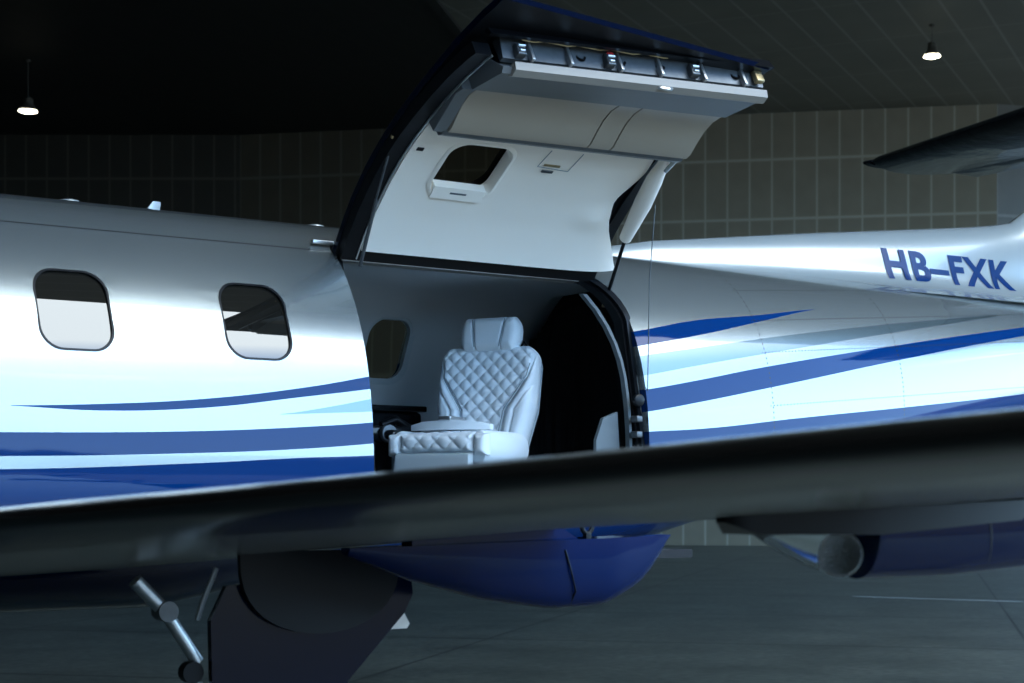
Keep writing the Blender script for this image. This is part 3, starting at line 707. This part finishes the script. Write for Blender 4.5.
def lens():
    rings = []
    for i in range(13):
        t = i / 12; x = 2.08 + .29 * t; d = .095 * math.sin(t * PI / 2) ** .9; w = .012 + .052 * math.sin(t * PI / 2)
        rings.append([(x, Y2 - w * math.cos(PI * k / 16), 1.601 - d * math.sin(PI * k / 16) ** .8) for k in range(17)])
    return MB().loft(rings).build('light_cover', M['clear'], AC)
lens()
lamp = lathe([(.001, .035), (.02, .03), (.034, .014), (.040, 0), (.043, 0), (.043, .006), (.03, .045), (.001, .048)], 28, Matrix.Translation((2.305, Y2 - .01, 1.548)) @ Matrix.Rotation(R(32), 4, 'Z') @ Matrix.Rotation(PI / 2, 4, 'Y')).build('landing_light', M['reflector'], AC)
MB().box(2.362, 2.385, Y2 - .04, Y2 + .03, 1.515, 1.60, .01).build('lamp_backplate', M['black'], lamp)

# ---------------------------------------------------------------- main landing gear under the near wing
Y3 = 4.6 - 6.82
gear = MB().tube([(2.28, Y3 + .12, 1.50), (2.28, Y3 + .12, .75)], .055, 16).tube([(2.28, Y3 + .12, .78), (2.52, Y3 + .12, .28)], .05, 16).build('landing_gear_leg', M['steel'], AC)
MB().loft([[(x, y, z) for x, z in ((2.05, 1.30), (2.10, 1.40), (2.72, 1.44), (2.73, 1.36), (2.70, 1.30), (2.50, 1.10), (2.50, .42), (2.10, .40), (2.06, .9))] for y in (Y3 - .05, Y3 - .025)]).build('gear_door', M['midnight'], gear, smooth=False)
wv = []
for k in range(2):
    for i in range(21):
        a = PI * i / 20; wv.append((2.40 - .27 * math.cos(a), Y3 - .075 + .02 * k, 1.50 - .25 * math.sin(a) ** .7))
MB().loft([wv[:21], wv[21:]]).build('wheel_bay_door', M['black'], gear)
MB().loft([[(x, y, z) for x, z in ((2.66, 1.36), (2.72, 1.33), (2.76, 1.26), (2.75, 1.245), (2.69, 1.245))] for y in (Y3 + .02, Y3 + .03)]).build('door_edge_tip', M['fabric'], gear, smooth=False)
MB().tube([(1.84, Y3, 1.42), (1.93, Y3, 1.33)], .022, 12).tube([(1.93, Y3, 1.33), (2.03, Y3, 1.18)], .020, 12).build('drag_brace', M['alu'], gear)
lathe([(.001, -.03), (.03, -.03), (.03, .03), (.001, .03)], 16, Matrix.Translation((1.93, Y3, 1.33)) @ Matrix.Rotation(PI / 2, 4, 'X')).build('brace_pivot', M['steel'], gear)
lathe([(.001, -.02), (.032, -.02), (.032, .02), (.001, .02)], 16, Matrix.Translation((2.01, Y3, 1.15)) @ Matrix.Rotation(PI / 2, 4, 'X')).build('brace_roller', M['black'], gear)
MB().tube([(2.03, Y3, 1.12), (2.04, Y3, .85)], .016, 10).build('hydraulic_line', M['alu'], gear)
MB().tube([(2.09, Y3, 1.45), (2.05, Y3, 1.36), (2.03, Y3, 1.3)], .009, 8).build('hydraulic_line', M['alu'], gear)
lathe([(.10, -.09), (.22, -.09), (.255, -.07), (.27, -.03), (.27, .03), (.255, .07), (.22, .09), (.10, .09)], 40, Matrix.Translation((2.55, Y3 + .18, .27)) @ Matrix.Rotation(PI / 2, 4, 'X')).build('tyre', M['tyre'], gear)
lathe([(.001, -.05), (.06, -.06), (.105, -.04), (.105, .04), (.06, .06), (.001, .05)], 24, Matrix.Translation((2.55, Y3 + .18, .27)) @ Matrix.Rotation(PI / 2, 4, 'X')).build('wheel_hub', M['alu'], gear)
# belly fairing under the cabin where the wings pass through
rings = []
for x in xs(-.6, 3.35, .2):
    q = min(1, (x + .75) / .8, (3.5 - x) / .9); w = .55 + .42 * q; zb_ = 1.40 - .18 * q
    rings.append([(x, w * math.copysign(abs(math.cos(a)) ** .6, math.cos(a)), 1.50 + ((1.50 - zb_) * (math.copysign(abs(math.sin(a)) ** .6, math.sin(a))) if math.sin(a) < 0 else .12 * math.sin(a))) for a in [2 * PI * i / 40 for i in range(40)]])
MB().loft(rings).build('belly_fairing', M['midnight'], AC)
# nose and far legs so that the aircraft stands on something
for (x, y) in ((2.55, 2.2), (-3.6, 0)):
    g2 = MB().tube([(x - .2 if y else x, y, 1.5), (x - .1 if y else x, y, .7), (x, y, .27)], .05, 12).build('landing_gear_leg', M['steel'], AC)
    lathe([(.10, -.08), (.22, -.08), (.265, -.04), (.27, .0), (.265, .04), (.22, .08), (.10, .08)], 32, Matrix.Translation((x, y + .0, .27)) @ Matrix.Rotation(PI / 2, 4, 'X')).build('tyre', M['tyre'], g2)

# ---------------------------------------------------------------- cabin seat (local: faces -Y, origin at its foot)
seat = empty('cabin_seat', (4.215, -.25, 1.425), 0)
tag(seat, 'pale grey-blue quilted leather cabin seat facing the open cargo door', 'seat')
fx, fy = -.855, -.517; seat.rotation_euler = (0, 0, math.atan2(fy, fx) + PI / 2)
def quilt(u, v, p=.069):
    a = (u + v) / p; b = (u - v) / p
    return (abs(math.sin(PI * a)) * abs(math.sin(PI * b))) ** .45
def slab_cushion(wf, H_, T_, front, name, m, parent, mx, nu=72, nv=84, edge=.05):
    """cushion in local (x across, z up, y depth): half width wf(z); front(x, z, w) gives extra relief"""
    v = []; f = []
    for lay in (0, 1):
        for j in range(nv + 1):
            z = H_ * j / nv
            for i in range(nu + 1):
                s = -1 + 2 * i / nu; w = wf(z / H_); x = s * w
                dz = min(z, H_ - z); dx = w - abs(x); d = min(dx, dz)
                rr = edge; k = min(1, max(0, d / rr)); dome = math.sqrt(max(0, 1 - (1 - k) ** 2))
                if lay == 0: y = -T_ * .5 * dome - front(x, z, w) * dome
                else: y = T_ * .5 * dome
                v.append(mx @ Vector((x, y, z)))
    st = (nv + 1) * (nu + 1)
    for lay in (0, 1):
        for j in range(nv):
            for i in range(nu):
                a = lay * st + j * (nu + 1) + i; f.append((a, a + 1, a + nu + 2, a + nu + 1))
    o = link(name, v, f, m, parent)
    bm = bmesh.new(); bm.from_mesh(o.data); bmesh.ops.remove_doubles(bm, verts=bm.verts, dist=.0004); bmesh.ops.recalc_face_normals(bm, faces=bm.faces); bm.to_mesh(o.data); bm.free()
    for p in o.data.polygons: p.use_smooth = True
    return o
def bw(t):
    return (.204 + .05 * min(1, t / .45) ** 1.0) * (1 if t < .86 else math.sqrt(max(0, 1 - ((t - .86) / .145) ** 2 * .45)))
def vee(z):      # half width of the quilted centre panel
    return .080 + .03 * z / .2 * (z < .2) + .03 * (z >= .2) + max(0, min(1, (z - .22) / .16)) * .105 + max(0, z - .38) * .25
def bfront(x, z, w):
    c = vee(z)
    d = abs(x) - c
    r_ = 0
    if d < 0: r_ += .011 * quilt(x, z) * min(1, -d / .01)
    else:
        r_ += .020 * min(1, d / .03)                # raised bolster
        d2 = abs(x) - c - .055
        if z < .40: r_ -= .010 * math.exp(-(d2 / .006) ** 2)
    r_ -= .012 * math.exp(-(d / .005) ** 2)
    return r_ - .012 * (1 - min(1, abs(x) / .25)) 
BH = .54
Mb = Matrix.Translation((0, .20, .42)) @ Matrix.Rotation(R(-12), 4, 'X')
back = slab_cushion(bw, BH, .11, bfront, 'backrest', M['leather'], seat, Mb, 110, 130)
for s in (-1, 1):
    MB().tube([Mb @ Vector((s * vee(z), -.070 - bfront(s * vee(z), z, .25) * .5, z)) for z in [.06 + .38 * i / 20 for i in range(21)]], .0022, 6).build('seam_piping', M['stitch'], back)
slab_cushion(lambda t: bw(t) - .012, BH - .02, .07, lambda x, z, w: 0, 'back_shell', M['leather2'], seat, Mb @ Matrix.Translation((0, .06, 0)), 30, 30)
Mh = Mb @ Matrix.Translation((0, -.02, BH - .035))
def hw_(t): return .156 * (1 - .22 * abs(2 * t - 1) ** 3)
head = slab_cushion(hw_, .175, .10, lambda x, z, w: .006 - .016 * math.exp(-((abs(x) - (.062 + .14 * z)) / .005) ** 2), 'headrest', M['leather'], seat, Mh, 70, 40, .045)
for s in (-1, 1):
    MB().tube([Mh @ Vector((s * (.062 + .14 * z), -.054, z)) for z in [.02 + .135 * i / 10 for i in range(11)]], .002, 6).build('headrest_piping', M['stitch'], head)
MB().tube([Mb @ Vector((s, .0, .50)) for s in (-.05, .05)], .008, 8).tube([Mb @ Vector((-.05, 0, .48)), Mb @ Vector((-.05, 0, .54))], .007, 8).tube([Mb @ Vector((.05, 0, .48)), Mb @ Vector((.05, 0, .54))], .007, 8).build('headrest_post', M['steel'], seat)
# seat cushion, lying: local z of the slab -> -Y
Ms = Matrix.Translation((0, .20, .455)) @ Matrix.Rotation(PI / 2, 4, 'X') @ Matrix.Rotation(0, 4, 'Z')
def cfront(x, z, w):
    c = .165; d = abs(x) - c
    return (.010 * quilt(x, z, .07) if d < 0 else .016 * min(1, d / .03)) - .01 * math.exp(-(d / .005) ** 2)
Mc = Matrix.Translation((0, .20, .455)) @ Matrix(((1, 0, 0, 0), (0, 0, -1, 0), (0, -1, 0, 0), (0, 0, 0, 1)))
cush = slab_cushion(lambda t: .24, .47, .13, cfront, 'seat_cushion', M['leather'], seat, Mc, 90, 90, .045)
# quilted front roll of the cushion
Mf = Matrix.Translation((0, -.255, .435))
slab_cushion(lambda t: .18, .085, .07, lambda x, z, w: .012 * quilt(x, z - .05, .085), 'cushion_front_roll', M['leather'], seat, Mf, 80, 24, .03)
for s in (-1, 1): slab_cushion(lambda t: .034, .10, .09, lambda x, z, w: 0, 'cushion_bolster', M['leather'], seat, Matrix.Translation((s * .214, -.25, .42)), 16, 20, .03)
slab_cushion(lambda t: .205 - .012 * t, .21, .05, lambda x, z, w: 0, 'leg_rest', M['leather2'], seat, Matrix.Translation((-.01, -.305, .225)) @ Matrix.Rotation(R(-6), 4, 'X'), 30, 20, .02)
MB().box(-.20, .20, -.24, .22, .06, .38, .03).build('seat_pan', M['leather2'], seat)
MB().box(-.16, .16, -.18, .18, 0, .07, .015).build('seat_pedestal', M['steel'], seat)
for s in (-1,):
    MB().box(s * .285 - .03, s * .285 + .03, -.20, .16, .50, .545, .018).build('armrest', M['lacquer'] if s < 0 else M['leather'], seat)
    MB().box(s * .285 - .02, s * .285 + .02, -.14, .14, .30, .51, .01).build('armrest_side', M['leather2'], seat)
# folded lap belt across the cushion
bl = MB().loft([[(x, y, z) for y, z in ((-.16 - a, .54), (-.09 + a, .54), (-.09 + a, .572 + a * .35), (-.16 - a, .572 + a * .35))] for x, a in ((-.20, -.02), (-.12, .02), (0, .035), (.12, .02), (.2, -.02))]).build('lap_belt', M['leather'], seat)
MB().box(-.03, .03, -.20, -.05, .582, .602, .005).build('belt_buckle', M['alu'], bl)
MB().tube([Mb @ Vector(q) for q in ((.13, .0, .50), (.17, -.02, .56), (.21, .0, .50))], .008, 8).build('harness_loop', M['black'], back)

# ---------------------------------------------------------------- side console beside the seat
con = empty('side_console', (3.95, .44, 1.425))
tag(con, 'black lacquered side console along the far cabin wall beside the seat', 'console')
MB().box(-.75, .45, -.02, .20, 0, .66, .02).build('console_body', M['lacquer'], con)
MB().box(-.76, .46, -.05, .23, .66, .69, .008).build('console_top', M['lacquer'], con)
MB().box(-.5, .2, -.028, -.018, .15, .35, .004).build('console_panel', M['leather2'], con)
tb = empty('table_arm', (4.03, .22, 1.425)); tag(tb, 'black table arm with a chrome end cap at the left of the seat', 'table')
MB().box(-.22, .18, -.05, .07, .50, .58, .02).build('table_leaf', M['lacquer'], tb)
lathe([(.001, 0), (.04, 0), (.045, .01), (.04, .03), (.001, .032)], 24, Matrix.Translation((.02, -.05, .54)) @ Matrix.Rotation(PI / 2, 4, 'X')).build('end_cap', M['steel'], tb)
MB().tube([(-.05, .0, 0), (-.05, .0, .51)], .03, 12).build('table_post', M['steel'], tb)
MB().tube([(.0, -.03, .58), (.08, -.03, .61), (.18, -.02, .56)], .018, 10).build('table_handle', M['black'], tb)

# ---------------------------------------------------------------- hangar lamps
def lampthing(loc, label, drop=.6, k=1.0):
    t = empty('ceiling_lamp', loc); tag(t, label, 'lamp', None)
    lathe([(.001, 0), (.10 * k, 0), (.10 * k, -.06), (.001, -.06)], 16).build('ceiling_mount', M['lamphousing'], t)
    MB().tube([(0, 0, -.05), (0, 0, -drop + .25)], .012 * k, 8).build('lamp_stem', M['lamphousing'], t)
    lathe([(.08 * k, -drop + .35), (.16 * k, -drop + .30), (.17 * k, -drop + .12), (.20 * k, -drop + .08), (.31 * k, -drop - .10), (.30 * k, -drop - .10), (.18 * k, -drop + .05), (.001, -drop + .05)], 28).build('lamp_shade', M['lamphousing'], t)
    lathe([(.001, -drop - .06), (.29 * k, -drop - .06), (.29 * k, -drop - .09), (.15 * k, -drop - .13), (.001, -drop - .14)], 28).build('lamp_lens', M['lampglow'], t)
    return t
lampthing((38.38, 27.52, HC), 'lit ceiling lamp hanging high at the upper right of the photo', .85, .82)
lampthing((17.73, 46.45, HC), 'lit ceiling lamp in the dark above the nose end of the fuselage', 1.55, 1.0)
